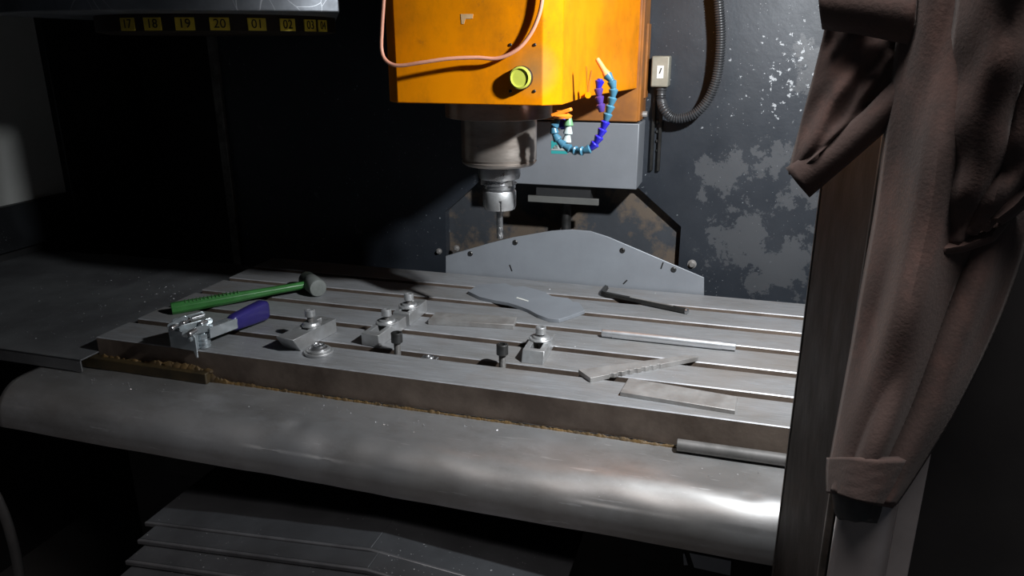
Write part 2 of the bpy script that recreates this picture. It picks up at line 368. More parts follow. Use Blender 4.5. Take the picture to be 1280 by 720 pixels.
# rolled stainless cover in front of the table
def bull():
    pr = [(.03, -.057), (0, -.057), (-.04, -.0575), (-.075, -.0585), (-.088, -.0595)]
    for k in range(1, 15):
        a_ = R(90-k*90/14); pr.append((-.088-.058*math.cos(a_), -.1175+.058*math.sin(a_)))
    pr += [(-.1465, -.128), (-.146, -.135), (-.142, -.136)]
    pr2 = []                                  # even finer steps
    for i in range(len(pr)-1):
        for j in range(2): pr2.append((pr[i][0]+(pr[i+1][0]-pr[i][0])*j/2, pr[i][1]+(pr[i+1][1]-pr[i][1])*j/2))
    pr2.append(pr[-1])
    nx = 170; x0, x1 = -.238, 1.42; vs = []; n = len(pr2)
    rnd = random.Random(3)
    dents = [(yp(368, 540, -.11).x, -.10, .016, -.0045), (.44, -.135, .035, -.003), (.52, -.14, .03, -.0025), (1.085, -.10, .012, -.0016), (.66, -.08, .03, -.0016), (.33, -.14, .04, -.002), (.27, -.06, .03, -.0016)]
    for i in range(nx+1):
        x = x0+(x1-x0)*i/nx
        for j, (y, z) in enumerate(pr2):
            d = .0011*math.sin(x*11+y*34)+.0007*math.sin(x*23+1.3-y*50)+.0004*math.sin(x*47+.5+y*85)
            for cx, cy, rr, amp in dents: d += amp*math.exp(-((x-cx)**2+(y-cy)**2*1.5)/(rr*rr))
            if y > -.01: d = 0
            vs.append((x, y-(d*.7 if y < -.1 else 0), z+(d if y > -.14 else 0)+ZT))
    fs = [(i*n+j, (i+1)*n+j, (i+1)*n+j+1, i*n+j+1) for i in range(nx) for j in range(n-1)]
    return MB().add(vs, fs)
bl = bull().build('front_cover', 'steel_sheet', smooth=60)
s = bl.modifiers.new('sheet', 'SOLIDIFY'); s.thickness = .0015; s.offset = -1
tag(bl, 'dented stainless steel cover rolled over in front of the machine table', 'cover')

# ledge and sludge along the foot of the table front
xe = yp(262, 480, -.012).x
tag(MB().bx(TX0-.03, xe, -.020, 0.002, ZT-.0575, ZT-.036).build('coolant_ledge', 'tray_brown', bevel=.002), 'brown stained ledge under the left end of the table front', 'ledge')
def sludge():
    m = MB(); rnd = random.Random(11)
    def lump(p, r, f=.6):
        n = 7; vs = [p+Vector((0, 0, r*f))]
        for k in range(n): vs.append(p+Vector((math.cos(2*PI*k/n)*r*rnd.uniform(.8, 1.3), math.sin(2*PI*k/n)*r*.5, r*f*.55*rnd.uniform(.5, 1))))
        for k in range(n): vs.append(p+Vector((math.cos(2*PI*k/n)*r*1.25*rnd.uniform(.8, 1.3), math.sin(2*PI*k/n)*r*.65, -.001)))
        m.add(vs, [(0, 1+k, 1+(k+1) % n) for k in range(n)]+[(1+k, 1+n+k, 1+n+(k+1) % n, 1+(k+1) % n) for k in range(n)])
    x = TX0+.02
    while x < xe:
        if rnd.random() < .75: lump(Vector((x, -.006, ZT-.0365)), rnd.uniform(.003, .009), rnd.uniform(.5, 1.1))
        x += rnd.uniform(.004, .012)
    for px in (213, 222, 232, 240): lump(Vector((yp(px, 460, -.005).x, -.005, ZT-.037)), .013, .8)
    x = xe
    while x < 1.0:
        k = max(.25, 1-(x-xe)/.25); lump(Vector((x, -.004, ZT-.0575)), rnd.uniform(.005, .009)*(.55+.6*k), rnd.uniform(.6, 1)*(1+1.0*max(0, 1-(x-xe)/.03)))
        x += rnd.uniform(.003, .007)
    return m
tag(sludge().build('dried_coolant_sludge', 'sludge'), 'crusty yellow-brown coolant sludge along the foot of the table front', 'sludge', kind='stuff')
a = yp(846, 556, -.012)
rod = MB().lathe((a.x, -.0125, ZT-.0475), (1, 0, 0), [(.0085, 0), (.0095, .001), (.0095, .34), (.0085, .341)], 18).build('steel_rod', 'rod_steel')
tag(rod, 'dull steel rod lying between table front and rolled steel cover', 'rod')

# flat way cover left of the table
wc = thing('side_way_cover', 'wide dark flat sheet cover beside the left end of the table', 'way cover', (-.5, .27, ZT-.1))
for k, (x0, x1, z) in enumerate(((-.40, TX0+.001, -.030), (-.70, -.38, -.034), (-.92, -.68, -.038))):
    m = MB().bx(x0, x1, -.045, .60, ZT+z-.003, ZT+z).bx(x0, x1, -.045, -.042, ZT-.055 if k == 0 else ZT-.16, ZT+z)
    m.build('cover_sheet', 'side_cover', wc, .0008)

# roof shaped telescopic covers below, in front of the saddle
yc = thing('front_way_cover', 'black roof-shaped telescopic way cover stepping down below the steel cover', 'way cover', (.5, -.2, ZT-.5))
EDG = [((182, 652), (463, 686), (700, 752)), ((173, 674), (459, 711), (700, 780)), ((158, 700), (455, 742), (700, 815)), ((140, 728), (450, 775), (700, 850))]
for k, (l, pk, r) in enumerate(EDG):
    y = -.19-.042*k
    L, P, Q = yp(*l, y), yp(*pk, y), yp(*r, y)
    t = Vector((0, 0, -.010)); back = Vector((0, .20 if k == 0 else .075, 0)); dz = Vector((0, 0, .0035 if k else .012))
    lp = [L, P, Q, Q+t, P+t, L+t]
    m = MB().prism(lp, (0, .004, 0))
    top = Vector((0, 0, -.0004)); m.prism([L, P, P+Vector((0, 0, -.003)), L+Vector((0, 0, -.003))], back); m.prism([P, Q, Q+Vector((0, 0, -.003)), P+Vector((0, 0, -.003))], back)
    m.build('cover_segment', 'dark_cover', yc, .0012)
    dn = Vector((0, 0, -.0085)); of = Vector((0, -.004, .001))
    MB().prism([L+of, P+of, Q+of, Q+of+dn, P+of+dn, L+of+dn], (0, .006, 0)).build('wiper_edge', 'wiper', yc, .002)

# shaped guard plate behind the table
GY = .600
gp = thing('back_guard', 'grey sheet metal guard with a peaked top edge behind the table', 'guard plate', (.67, GY, ZT))
pts = [(557, 352), (557, 320), (612, 304), (640, 297), (690, 288.5), (715, 287), (738, 289), (760, 296), (880, 347), (880, 374)]
MB().prism([yp(a, b, GY) for a, b in pts], (0, .004, 0)).build('plate', 'grey_plate', gp, .001)
for a, b in ((588, 317), (644, 303), (778, 313), (842, 337)):
    p = yp(a, b, GY); MB().lathe(p, (0, -1, 0), [(.0065, 0), (.0065, .0012), (.0045, .003), (.0022, .003), (.0022, .001)], 12).build('screw', 'dark_steel', gp)
for a, b, c, d in ((637, 331, 640, 339), (784, 350, 779, 355), (829, 328, 826, 336)):
    p, q = yp(a, b, GY), yp(c, d, GY); s_ = (q-p).cross(Vector((0, 1, 0))).normalized()*.0015
    MB().prism([p+s_, p-s_, q-s_, q+s_], (0, -.0005, 0)).build('scuff_mark', 'ink', gp)

# grey way-cover box under the head
bx = thing('column_cover_box', 'plain grey sheet metal box under the orange head', 'cover box', (.605, .70, ZT+.22))
MB().bx(.492, .812, .65, WY+.002, ZT+.220, ZT+.368).build('box_shell', 'grey_box', bx, .002)
a, b = yp(660, 244, .662), yp(748, 257, .662)
MB().bx(a.x, b.x, .660, .668, b.z, a.z).build('lower_lip', 'lip_grey', bx, .001)
MB().bx(a.x+.02, b.x-.02, .664, .74, a.z-.006, ZT+.222).build('lip_bracket', 'dark_paint', bx)
p = yp(708, 258, .72); MB().cyl((p.x, .72, ZT+.0), (p.x, .72, ZT+.222), .012, n=18).build('guide_rod', 'dark_steel', bx)
for q, mt in (([(689, 176), (697, 176), (697, 186), (689, 186)], 'teal_print'), ([(689, 188), (709, 189), (709, 192.5), (689, 192)], 'teal_print'), ([(697, 178), (709, 184), (709, 188), (689, 187)], 'hose_white')):
    MB().prism([yp(a, b, .65) for a, b in q], (0, -.0006, 0)).build('sticker', mt, bx)

# ================================================================== SPINDLE HEAD
hd = thing('spindle_head', 'orange painted spindle head hanging over the machine table', 'spindle head', HR)
HY = .12; zb = ZT+.444; zt = ZT+1.0
pl = [(.475, HY), (.725, HY), (.752, .147), (.752, .36), (.803, .65), (.397, .65), (.448, .36), (.448, .147)]
cov = MB().prism([(x, y, zb) for x, y in pl], (0, 0, zt-zb)).build('cover', 'orange', hd, .0015)
MB().bx(.398, .808, .645, WY+.002, ZT+.372, zt).build('casting', 'casting_orange', hd, .003)
MB().bx(.806, .812, .650, .745, ZT+.374, zt).build('side_plate', 'casting_orange', hd, .001)
MB().bx(.811, .816, .70, .742, ZT+.42, ZT+.58).build('hinge_plate', 'casting_orange', hd, .001)
p = xp(809, 150, .81); MB().cyl((.80, .70, ZT+.385), (.822, .70, ZT+.385), .007, n=10).build('side_bolt', 'dull_steel', hd)
SX, SY = .602, .28
def zf(py, r): return yp(626, py, SY-r).z
MB().lathe((SX, SY, zb+.005), (0, 0, -1), [(.098, 0), (.098, .005+zb-zf(152, .098)), (.094, .006+zb-zf(152, .098))], 48).build('flange', 'spindle_steel', hd)
z1, z2, z3 = zf(152, .07), zf(204, .07), zf(212, .062)
MB().lathe((SX, SY, zb), (0, 0, -1), [(.070, 0), (.070, zb-z2), (.0685, zb-z2+.001), (.0685, zb-z2+.004), (.070, zb-z2+.005), (.069, zb-z3-.004), (.064, zb-z3), (.03, zb-z3)], 48).build('spindle_housing', 'spindle_steel', hd)
z4 = zf(227, .038)
MB().lathe((SX, SY, z3+.004), (0, 0, -1), [(.040, 0), (.040, z3-z4-.002), (.038, z3-z4+.004), (.020, z3-z4+.004)], 40).build('spindle_nose', 'bright_steel', hd)
for s_ in (-1, 1): MB().box((SX+.028*s_*math.cos(.6), SY-.028*s_*math.sin(.6)*s_, z4-.003), (.014, .012, .016)).build('drive_key', 'dull_steel', hd, .001)
# cover screws and stuck bits
for a, b in ((638, 56), (668.5, 56), (638, 114), (668, 114)):
    p = yp(a, b, HY); MB().lathe(p+Vector((0, .001, 0)), (0, -1, 0), [(.0026, 0), (.0026, .0018), (.0018, .0025)], 8).build('screw', 'ink', cov)
MB().prism([yp(a, b, HY) for a, b in ((576, 17.5), (591.5, 17.5), (591, 23), (582, 23.5), (580, 30), (577, 30))], (0, -.0006, 0)).build('tape_scrap', 'tape', hd)
p = yp(652.5, 97, HY)
bz = MB().lathe(p, (0, -1, 0), [(.0175, 0), (.0175, .010), (.0168, .0135), (.0145, .0145), (.0140, .0125)], 28).build('button', 'lens_yellow', hd)
MB().lathe(p+Vector((0, -.0110, 0)), (0, -1, 0), [(.0142, 0), (.0138, .002), (.009, .0008), (.002, .0006)], 28).build('button_cap', 'lens_yellow', bz)
MB().lathe(p, (0, -1, 0), [(.0182, 0), (.0182, .0095), (.0178, .010)], 28).build('button_bezel', 'dark_steel', bz)
# twisted wire tie on the side
for q in (((733, 83), (734, 104), (735, 120)), ((739.5, 88), (737, 104), (735.5, 118))):
    MB().sweep([xp(a, b, .755) for a, b in q], .0009, 6).build('wire_tie', 'casting_orange', hd)
MB().cyl(xp(735, 119, .752), xp(735, 119, .766), .0055, n=12).build('hose_fitting', 'orange', hd)
# coolant manifold under the edge
p = yp(703, 143, .20)
mf = MB().lathe(p+Vector((0, 0, -.006)), (0, 0, 1), [(.015, 0), (.017, .004), (.010, .008), (.010, .012)], 18).build('coolant_manifold', 'nozzle_orange', hd)
ax = (Vector((.95, 0, .31)), Vector((0, 1, 0)), Vector((-.31, 0, .95)))
MB().box(p+Vector((.000, -.006, .004)), (.036, .012, .006), ax).build('manifold_lever', 'nozzle_orange', mf, .0015)

# tool holder and end mill
th = thing('tool_holder', 'steel collet tool holder gripped in the spindle nose', 'tool holder', (SX, SY, zf(265, .03)))
za, zb2, zc, zd, ze = z4+.004, zf(232, .032), zf(238, .03), zf(241, .03), zf(265, .03)
MB().lathe((SX, SY, za), (0, 0, -1), [(.031, 0), (.033, .001), (.033, .006), (.028, .008), (.028, .011), (.033, .013), (.033, za-zb2+.002), (.030, za-zb2+.004), (.0305, za-zc), (.029, za-zc+.001), (.029, za-zd-.001), (.0285, za-zd+.004)], 40).build('flange_body', 'bright_steel', th)
nh = zd-ze; na = 144; pr_ = [(.026, 0), (.0305, .001), (.0315, .003), (.0315, nh-.0200), (.0315, nh-.0195), (.0315, nh-.006), (.029, nh), (.012, nh+.001)]; vs = []
for k_, (r_, h_) in enumerate(pr_):
    for i_ in range(na):
        off = (360*i_/na+70+30) % 60-30                     # degrees from the nearest slot
        rr = min(r_, .0272) if (k_ in (4, 5, 6) and abs(off) < 4) else r_
        vs.append((SX+rr*math.cos(2*PI*i_/na), SY+rr*math.sin(2*PI*i_/na), zd-h_))
MB().add(vs, [(k_*na+i_, k_*na+(i_+1) % na, (k_+1)*na+(i_+1) % na, (k_+1)*na+i_) for k_ in range(len(pr_)-1) for i_ in range(na)]+[tuple(range(na)), tuple(range((len(pr_)-1)*na, len(pr_)*na))]).build('collet_nut', 'steel', th, smooth=30)
for k in range(6):                                          # floor of each slot
    a_ = R(60*k-70); d = Vector((math.cos(a_), math.sin(a_), 0)); e = Vector((-d.y, d.x, 0))
    MB().box(Vector((SX, SY, ze+.0098))+d*.0268, (.001, .0034, .018), (d, e, Vector((0, 0, 1)))).build('spanner_slot', 'steel', th)
def endmill():
    m = MB(); zt_, zm, zb_ = ze, zf(284, .006), zf(299, .006); r = .0062
    m.lathe((SX, SY, zt_+.004), (0, 0, -1), [(r, 0), (r, zt_-zm+.004)], 20)
    n, L = 24, 26; vs = []
    for j in range(L+1):
        z = zm+(zb_-zm)*j/L; tw = 3.2*j/L
        for k in range(n):
            a_ = 2*PI*k/n; rr = r*(.72+.28*abs(math.cos(1.5*(a_-tw)))**.6); vs.append((SX+rr*math.cos(a_), SY+rr*math.sin(a_), z))
    m.add(vs, [(j*n+k, j*n+(k+1) % n, (j+1)*n+(k+1) % n, (j+1)*n+k) for j in range(L) for k in range(n)]+[tuple(range(L*n, L*n+n))])
    return m
tag(endmill().build('end_mill', 'bright_steel', smooth=30), 'slender fluted end mill pointing down from the collet nut', 'end mill')

# loose cable looped across the front of the head
pts = [(482, -60), (480, -5), (477.5, 35), (477, 62), (483, 76), (498, 82), (528, 78), (560, 73.5), (595, 72), (622, 73), (645, 63), (661, 46), (672, 24), (678, -2), (683, -60)]
dep = [.095, .095, .09, .088, .087, .087, .090, .096, .104, .108, .110, .111, .111, .111, .111]
tag(MB().sweep(smooth_path([yp(a, b, d) for (a, b), d in zip(pts, dep)], 6), .0031, 10).build('loose_cable', 'cable_pink', smooth=60), 'pale pink cable looping across the front of the orange head', 'cable')

# segmented coolant hoses
SEG = [(.0050, -.0100), (.0060, -.0090), (.0066, -.0060), (.0096, .0030), (.0098, .0050), (.0086, .0062), (.0060, .0075), (.0055, .0100)]
def hose(label, pts, cols, y, nozzle=None, sc=1.0):
    path = resample(smooth_path([yp(a, b, d) for (a, b), d in zip(pts, y)], 10), .0165*sc)
    o = thing('coolant_hose', label, 'coolant hose', path[0], 'segmented coolant hoses on the head')
    for i in range(len(path)-1):
        d = path[i+1]-path[i]
        MB().lathe((path[i]+path[i+1])/2, d, [(r*sc, h*sc) for r, h in SEG], 14).build('segment', cols[min(i*len(cols)//max(1, len(path)-1), len(cols)-1)], o)
    if nozzle:
        mt, tip = nozzle; p = path[-1]; d = (tip-p)
        MB().lathe(p-d*.15, d, [(.008*sc, 0), (.0085*sc, d.length*.15), (.006*sc, d.length*.35), (.0048*sc, d.length*1.1), (.003*sc, d.length*1.15)], 14).build('nozzle', mt, o)
    return o
T, B_, V = 'hose_teal', 'hose_blue', 'hose_violet'
h1 = [(697, 150), (692, 158), (694, 170), (702, 180), (713, 186.5), (726, 189), (738, 186), (746, 177), (752, 165), (757, 152), (761, 139), (765, 125), (767, 111), (764, 100), (758, 92.5), (754, 88)]
hose('long blue segmented coolant hose looping up to an orange nozzle', h1, [T]*9+[B_]*6+[T]*8, [.20]*5+[.19]*11, ('nozzle_peach', yp(746, 73, .19)), .8)
hose('short violet segmented hose rising beside the longer blue hose', [(752, 139), (750, 126), (748, 112), (750, 100), (752, 90)], [V, V, V, B_, V], [.24]*5, None, .8)
hose('stubby green and white hose hanging below the orange manifold', [(711, 148), (710.5, 160), (709, 172), (707, 184)], ['hose_green', 'hose_white', T, 'hose_white', 'hose_white'], [.215]*4, None, .85)
hose('tiny dark blue hose piece beside the green hose', [(703, 150), (704, 160), (703, 168)], [B_], [.225]*3, None, .85)

# connector and corrugated conduit on the wall
cb = thing('connector_box', 'small grey cable connector with a paper label on the back wall', 'connector', yp(825, 108, .72))
a, b = yp(815, 70, .705), yp(835, 109, .705)
MB().bx(a.x, b.x, .705, WY+.002, b.z, a.z).build('housing', 'connector_grey', cb, .003)
a2, b2 = yp(821.5, 82, .704), yp(829, 98, .704); MB().bx(a2.x, b2.x, .7035, .706, b2.z, a2.z).build('paper_label', 'paper', cb)
q = [yp(a_, b_, .7033) for a_, b_ in ((823.5, 92), (825, 92), (827.5, 85), (826, 85))]; MB().prism(q, (0, -.0003, 0)).build('print_mark', 'ink', cb)
cx = (a.x+b.x)/2+.003; gz = b.z
MB().lathe((cx, .727, gz+.003), (0, 0, -1), [(.013, 0), (.013, .010), (.011, .012), (.011, .022)], 16).build('cable_gland', 'conduit', cb)
cp = [yp(a_, b_, .70) for a_, b_ in ((830, 136), (839, 146), (853, 147.5), (870, 141), (884, 126), (894, 104), (899, 78), (901, 45), (899, 10), (896, -25), (893, -80))]
cp = [Vector((cx, .727, gz-.016)), Vector((cx+.002, .722, gz-.032))]+cp
path = resample(smooth_path(cp, 12), .0018)
tag(MB().sweep(path, lambda i: .0112 if i % 3 else .0088, 14).build('corrugated_conduit', 'conduit', smooth=50), 'black corrugated cable conduit looping up from the grey connector', 'conduit')

# ================================================================== TOOL CAROUSEL
AX = Vector((yp(275, 22, .28).x, .28, ZT+.588))
cr = thing('tool_carousel', 'black scratched tool carousel with numbered yellow tags round its rim', 'tool carousel', AX)
A_ = yp(425, 21, .12); bc = Vector((A_.x-.45*math.cos(R(35)), .12+.45*math.sin(R(35)), 0))
rim = [bc+Vector((.45*math.cos(R(a_)), .45*math.sin(R(a_)), 0)) for a_ in range(-35, -131, -3)]+[Vector((-.36, .62, 0)), Vector((A_.x-.29, .62, 0))]
MB().prism([p+Vector((0, 0, AX.z)) for p in rim], (0, 0, .34)).build('cover_band', 'carousel_black', cr, .002, 30)
RG = .222
MB().lathe((AX.x, AX.y, AX.z+.002), (0, 0, -1), [(RG, 0), (RG, .030), (RG-.02, .034), (.05, .034)], 72).build('number_ring', 'carousel_rim', cr)
ring = None
# tag angles from where each tag is seen on the ring
tags = [(160, '17'), (191, '18'), (231, '19'), (275, '20'), (321, '01'), (359.5, '02'), (387.5, '03'), (403, '04')]
def ring_px(a_):
    p = Vector((AX.x+RG*math.cos(a_), AX.y+RG*math.sin(a_), AX.z-.018-ZT))-CAM
    return 640+FOC*p.dot(rt)/p.dot(fw)
for px, num in tags:
    best = min((abs(ring_px(R(d/4))-px), d/4) for d in range(-175*4, 20*4))[1]; a_ = R(best)
    d = Vector((math.cos(a_), math.sin(a_), 0)); e = Vector((-d.y, d.x, 0)); c = Vector((AX.x, AX.y, AX.z-.0165))+d*(RG-.001)
    tg = MB().box(c, (.005, .032, .021), (d, e, Vector((0, 0, 1)))).build('number_tag', 'tag_yellow', cr, .0006)
    fc = bpy.data.curves.new('digits', 'FONT'); fc.body = num; fc.size = .021; fc.align_x = 'CENTER'; fc.align_y = 'CENTER'; fc.extrude = .0004
    fo = bpy.data.objects.new('digits_tmp', fc); C.objects.link(fo); bpy.context.view_layer.update()
    fm = bpy.data.meshes.new_from_object(fo.evaluated_get(bpy.context.evaluated_depsgraph_get())); bpy.data.objects.remove(fo)
    mm = Matrix((e, Vector((0, 0, 1)), d)).transposed().to_4x4(); mm.translation = c+d*.0028-AX
    fm.transform(mm); fm.materials.clear(); fm.materials.append(MATS['ink'])
    do = bpy.data.objects.new('digits', fm); C.objects.link(do); do.parent = tg

# ================================================================== THINGS ON THE TABLE
UP = Vector((0, 0, 1))
def flat(v): v = Vector((v.x, v.y, 0)); return v.normalized()
# ---- hammer
d = flat(zp(378, 357, .018)-zp(217, 388, .012)); e = Vector((d.y, -d.x, 0))
fc_ = zp(398, 360.5, .0205); hc = fc_-e*.042; A = zp(214, 386, .0125)
hm = thing('hammer', 'soft-faced hammer with a long green handle lying on the table', 'hammer', hc-UP*.0205)
H0 = hc-d*.004
L = (H0-A).length; dd = (H0-A).normalized(); sv = dd.cross(UP).normalized(); uv = sv.cross(dd)
vs = []; st = [(0, .0105, .0125), (.03, .0110, .0128), (.45, .0098, .0115), (.55, .0088, .010), (.8, .0078, .0085), (1.0, .0078, .0085)]
for t, a, b in st:
    for k in range(8):
        an = R(22.5+45*k); vs.append(A+dd*(L*t)+sv*(a*math.cos(an)*1.06)+uv*(b*math.sin(an)*1.06))
m = MB().add(vs, [(j*8+k, j*8+(k+1) % 8, (j+1)*8+(k+1) % 8, (j+1)*8+k) for j in range(len(st)-1) for k in range(8)]+[tuple(range(8))[::-1], tuple(range(40, 48))])
hh = m.build('handle', 'green', hm, .001)
for k in range(15):
    c = A+dd*(L*(.10+.026*k))+uv*.0118
    MB().box(c, (.0022, .017, .0018), (dd, sv, uv)).build('grip_rib', 'green_grip', hh, .0004)
MB().lathe(hc-e*.042, e, [(.014, 0), (.0185, .002), (.0195, .006), (.0200, .034)], 28).build('head_body', 'hammer_dark', hm)
MB().lathe(hc-e*.010, e, [(.0190, 0), (.0203, .002), (.0205, .046), (.0185, .051), (.013, .052)], 28).build('striking_face', 'hammer_grey', hm)

# ---- toggle clamp with violet grip
tc = thing('toggle_clamp', 'zinc plated toggle clamp with a violet grip by the table corner', 'toggle clamp', zp(245, 432, 0))
g0, g1 = zp(287, 405, .026), zp(332, 386, .024)
dd = (g1-g0).normalized(); sv = dd.cross(UP).normalized(); uv = sv.cross(dd)
LG = (g1-g0).length
sec = [(0, .006, .008), (.03, .010, .013), (.10, .0115, .0155), (.55, .0135, .019), (.9, .0145, .021), (.97, .013, .019), (1, .008, .013)]
vs = []; n = 20
for t, a, b in sec:
    for k in range(n):
        an = 2*PI*k/n; cx_ = math.copysign(abs(math.cos(an))**.55, math.cos(an)); sx_ = math.copysign(abs(math.sin(an))**.55, math.sin(an))
        vs.append(g0+dd*(LG*t)+sv*(a*cx_)+uv*(b*sx_))
MB().add(vs, [(j*n+k, j*n+(k+1) % n, (j+1)*n+(k+1) % n, (j+1)*n+k) for j in range(len(sec)-1) for k in range(n)]+[tuple(range(n))[::-1], tuple(range((len(sec)-1)*n, len(sec)*n))]).build('grip', 'violet', tc, smooth=50)
# channel arm from grip to pivot
h0 = zp(262, 414, .030); ad_ = (g0-h0).normalized(); as_ = ad_.cross(UP).normalized(); au = as_.cross(ad_)
c = (h0+g0)/2; LA = (g0-h0).length+.02
for s_ in (-1, 1): MB().box(c+as_*(.010*s_), (LA, .0028, .020), (ad_, as_, au)).build('lever_side', 'zinc', tc, .001)
MB().box(c+au*.009, (LA*.8, .020, .0028), (ad_, as_, au)).build('lever_web', 'zinc', tc, .001)
# bent base plate standing at the table edge
fx = Vector((1, .10, 0)).normalized(); fy = Vector((-fx.y, fx.x, 0))
bl_ = zp(212, 412, .040); br = zp(240, 417, .030)
bp = zp(226, 432, .0)
P0 = Vector((zp(211, 430, .01).x, -.004, ZT+.006)); P1 = Vector((zp(241, 436, .01).x, -.004, ZT+.006))
W_ = P1.x-P0.x
MB().prism([P0+Vector((0, 0, .032)), P0+Vector((W_*.86, 0, .030)), P0+Vector((W_, 0, .022)), P0+Vector((W_, 0, -.018)), P0+Vector((W_*.93, 0, -.020)), P0+Vector((W_*.86, 0, -.006)), P0+Vector((0, 0, -.004))], (0, -.0028, 0)).build('flange_plate', 'zinc', tc, .0012)
MB().bx(P0.x, P0.x+W_*.9, -.004, .040, ZT+.034, ZT+.0368).build('base_plate', 'zinc', tc, .0012)
MB().bx(P0.x+W_*.86, P0.x+W_*.93, -.004, .035, ZT+.001, ZT+.036).build('side_web', 'zinc', tc, .001)
MB().bx(P0.x, P0.x+W_*.8, .030, .034, ZT+.0005, ZT+.036).build('rear_web', 'zinc', tc, .001)
for a, b in ((.55, .010), (.2, .02)): MB().lathe((P0.x+W_*.82, -.0065, ZT+.024) if a == .55 else (P0.x+W_*.2, b, ZT+.0365), (0, -1, 0) if a == .55 else UP, [(.005, 0), (.0048, .003), (.003, .0045)], 14).build('rivet', 'zinc', tc)
# upper links, curled tab, pivots
def link(p, q, w_, t_, name='link', mt='zinc'):
    ax_ = (q-p).normalized(); s2 = ax_.cross(UP).normalized(); u2 = s2.cross(ax_); n = 10; lp = []
    for k in range(n+1): a_ = R(90+180*k/n); lp.append(p+ax_*(w_/2*math.cos(a_))+u2*(w_/2*math.sin(a_))-s2*(t_/2))
    for k in range(n+1): a_ = R(-90+180*k/n); lp.append(q+ax_*(w_/2*math.cos(a_))+u2*(w_/2*math.sin(a_))-s2*(t_/2))
    return MB().prism(lp, s2*t_).build(name, mt, tc, .0008)
link(zp(219, 402, .048), zp(252, 393, .052), .012, .003)
link(zp(228, 410, .044), zp(262, 401, .046), .012, .003)
link(zp(232, 417, .036), zp(258, 410, .040), .014, .003)
link(zp(214, 408, .046), zp(230, 399, .056), .014, .003, 'curled_tab')
for a, b, z in ((222, 406, .046), (244, 413, .040), (258, 401, .046), (236, 400, .05)):
    p = zp(a, b, z); MB().lathe(p-fy*.008, fy*-1, [(.0055, -.008), (.0055, .010), (.004, .0125)], 16).build('pivot_pin', 'bright_steel', tc)
MB().cyl(zp(240, 398, .058), zp(255, 393.5, .060), .0036, n=12).build('stop_pin', 'bright_steel', tc)
# threaded spindle with nuts
p = zp(256, 434, 0); p.z = ZT
prof_ = [(.007, .0002), (.0115, .0015), (.0118, .006), (.010, .0068), (.010, .008), (.0118, .009), (.0118, .013), (.0098, .0138), (.0098, .015), (.0112, .016), (.0112, .0195), (.007, .0205)]
MB().lathe(p, UP, prof_, 24).build('rubber_foot_stack', 'zinc', tc)
MB().lathe(p+UP*.0195, UP, [(.0105, 0), (.0108, .001), (.0108, .008), (.010, .009)], 6).build('hex_nut', 'zinc', tc, .0006)
MB().lathe(p+UP*.028, UP, [(.0062, 0), (.0062, .016), (.005, .018)], 16).build('screw_shank', 'zinc', tc)
MB().box(p+Vector((-.018, .004, .026)), (.045, .016, .004)).build('holding_arm', 'zinc', tc, .001)

# ---- machine clamps: slotted bar, washer, socket cap screw
def socket_screw(parent, base, top, rh, hh_, rs):     # base and top are points on a vertical axis
    n = 20; zt_ = top.z
    MB().lathe(Vector((base.x, base.y, zt_)), -UP, [(rh*.52, .006), (rh*.52, .0002), (rh*.86, 0), (rh, .0012), (rh, hh_), (rs*.9, hh_+.0005)], n, cap=False).build('screw_head', 'steel' if parent['category'] == 'clamp' else 'dark_steel', parent)
    MB().lathe(Vector((base.x, base.y, zt_-.0058)), -UP, [(rh*.53, 0), (rh*.2, .001)], 6).build('hex_socket', 'steel' if parent['category'] == 'clamp' else 'dark_steel', parent)
    z = zt_-hh_; pr = []; i = 0
    while z > base.z:
        pr += [(rs, zt_-hh_-z), (rs*.86, zt_-hh_-z+.0009)]; z -= .0018
    MB().lathe(Vector((base.x, base.y, zt_-hh_)), -UP, pr, 14).build('screw_shank', 'rod_steel', parent)
def clamp(label, near, far, wid, ht, slot, wash, nose, bolt_top, group='slotted clamps on the table', lift=0., mt='steel', rw=.0215):
    """near, far: mid points of the bar ends on the table; slot: (t0, t1); wash: t along bar of the screw"""
    ax_ = flat(far-near); s2 = Vector((ax_.y, -ax_.x, 0)); LB = (far-near).length
    o = thing('clamp', label, 'clamp', (near+far)/2, group)
    zb_ = near.z+lift; sw = wid*.46
    def P(t, s, z): return near+ax_*(LB*t)+s2*(s)+UP*(z-near.z+0)
    # body ring with a real slot
    def ringpts(z, k):       # k: nose shortening at this level
        nz = nose*k/LB
        outer = [(nz, -wid/2), (nz, wid/2), (1, wid/2), (1, -wid/2)]
        inner = [(slot[0], -sw/2), (slot[0], sw/2), (slot[1], sw/2), (slot[1], -sw/2)]
        return [near+ax_*(LB*t)+s2*s+UP*(z) for t, s in outer+inner]
    lo_ = ringpts(lift, max(nose, 0)/abs(nose) if nose else 0); hi = ringpts(lift+ht, -min(nose, 0)/abs(nose)*-1 if nose < 0 else 0)
    fs = []
    for i in range(4):
        j = (i+1) % 4
        fs += [(i, j, 4+j, 4+i), (8+i, 8+j, 12+j, 12+i), (i, j, 8+j, 8+i), (4+i, 4+j, 12+j, 12+i)]
    MB().add(lo_+hi, fs).build('clamp_bar', mt, o, .0012)
    c = near+ax_*(LB*wash); c.z = ZT
    MB().ring(c+UP*(lift+ht), UP, .0075, rw, .0035, 28).build('washer', 'steel', o)
    MB().lathe(c+UP*(lift+ht+.0033), UP, [(.0070, .003), (.0125, 0), (.0165, .0002), (.0145, .0035), (.0128, .004)], 24).build('collar_nut', 'steel', o)
    t_ = bolt_top; socket_screw(o, c+UP*.0005, c+UP*t_, .0098, .013, .0062)
    return o
S1 = 'bar clamp'
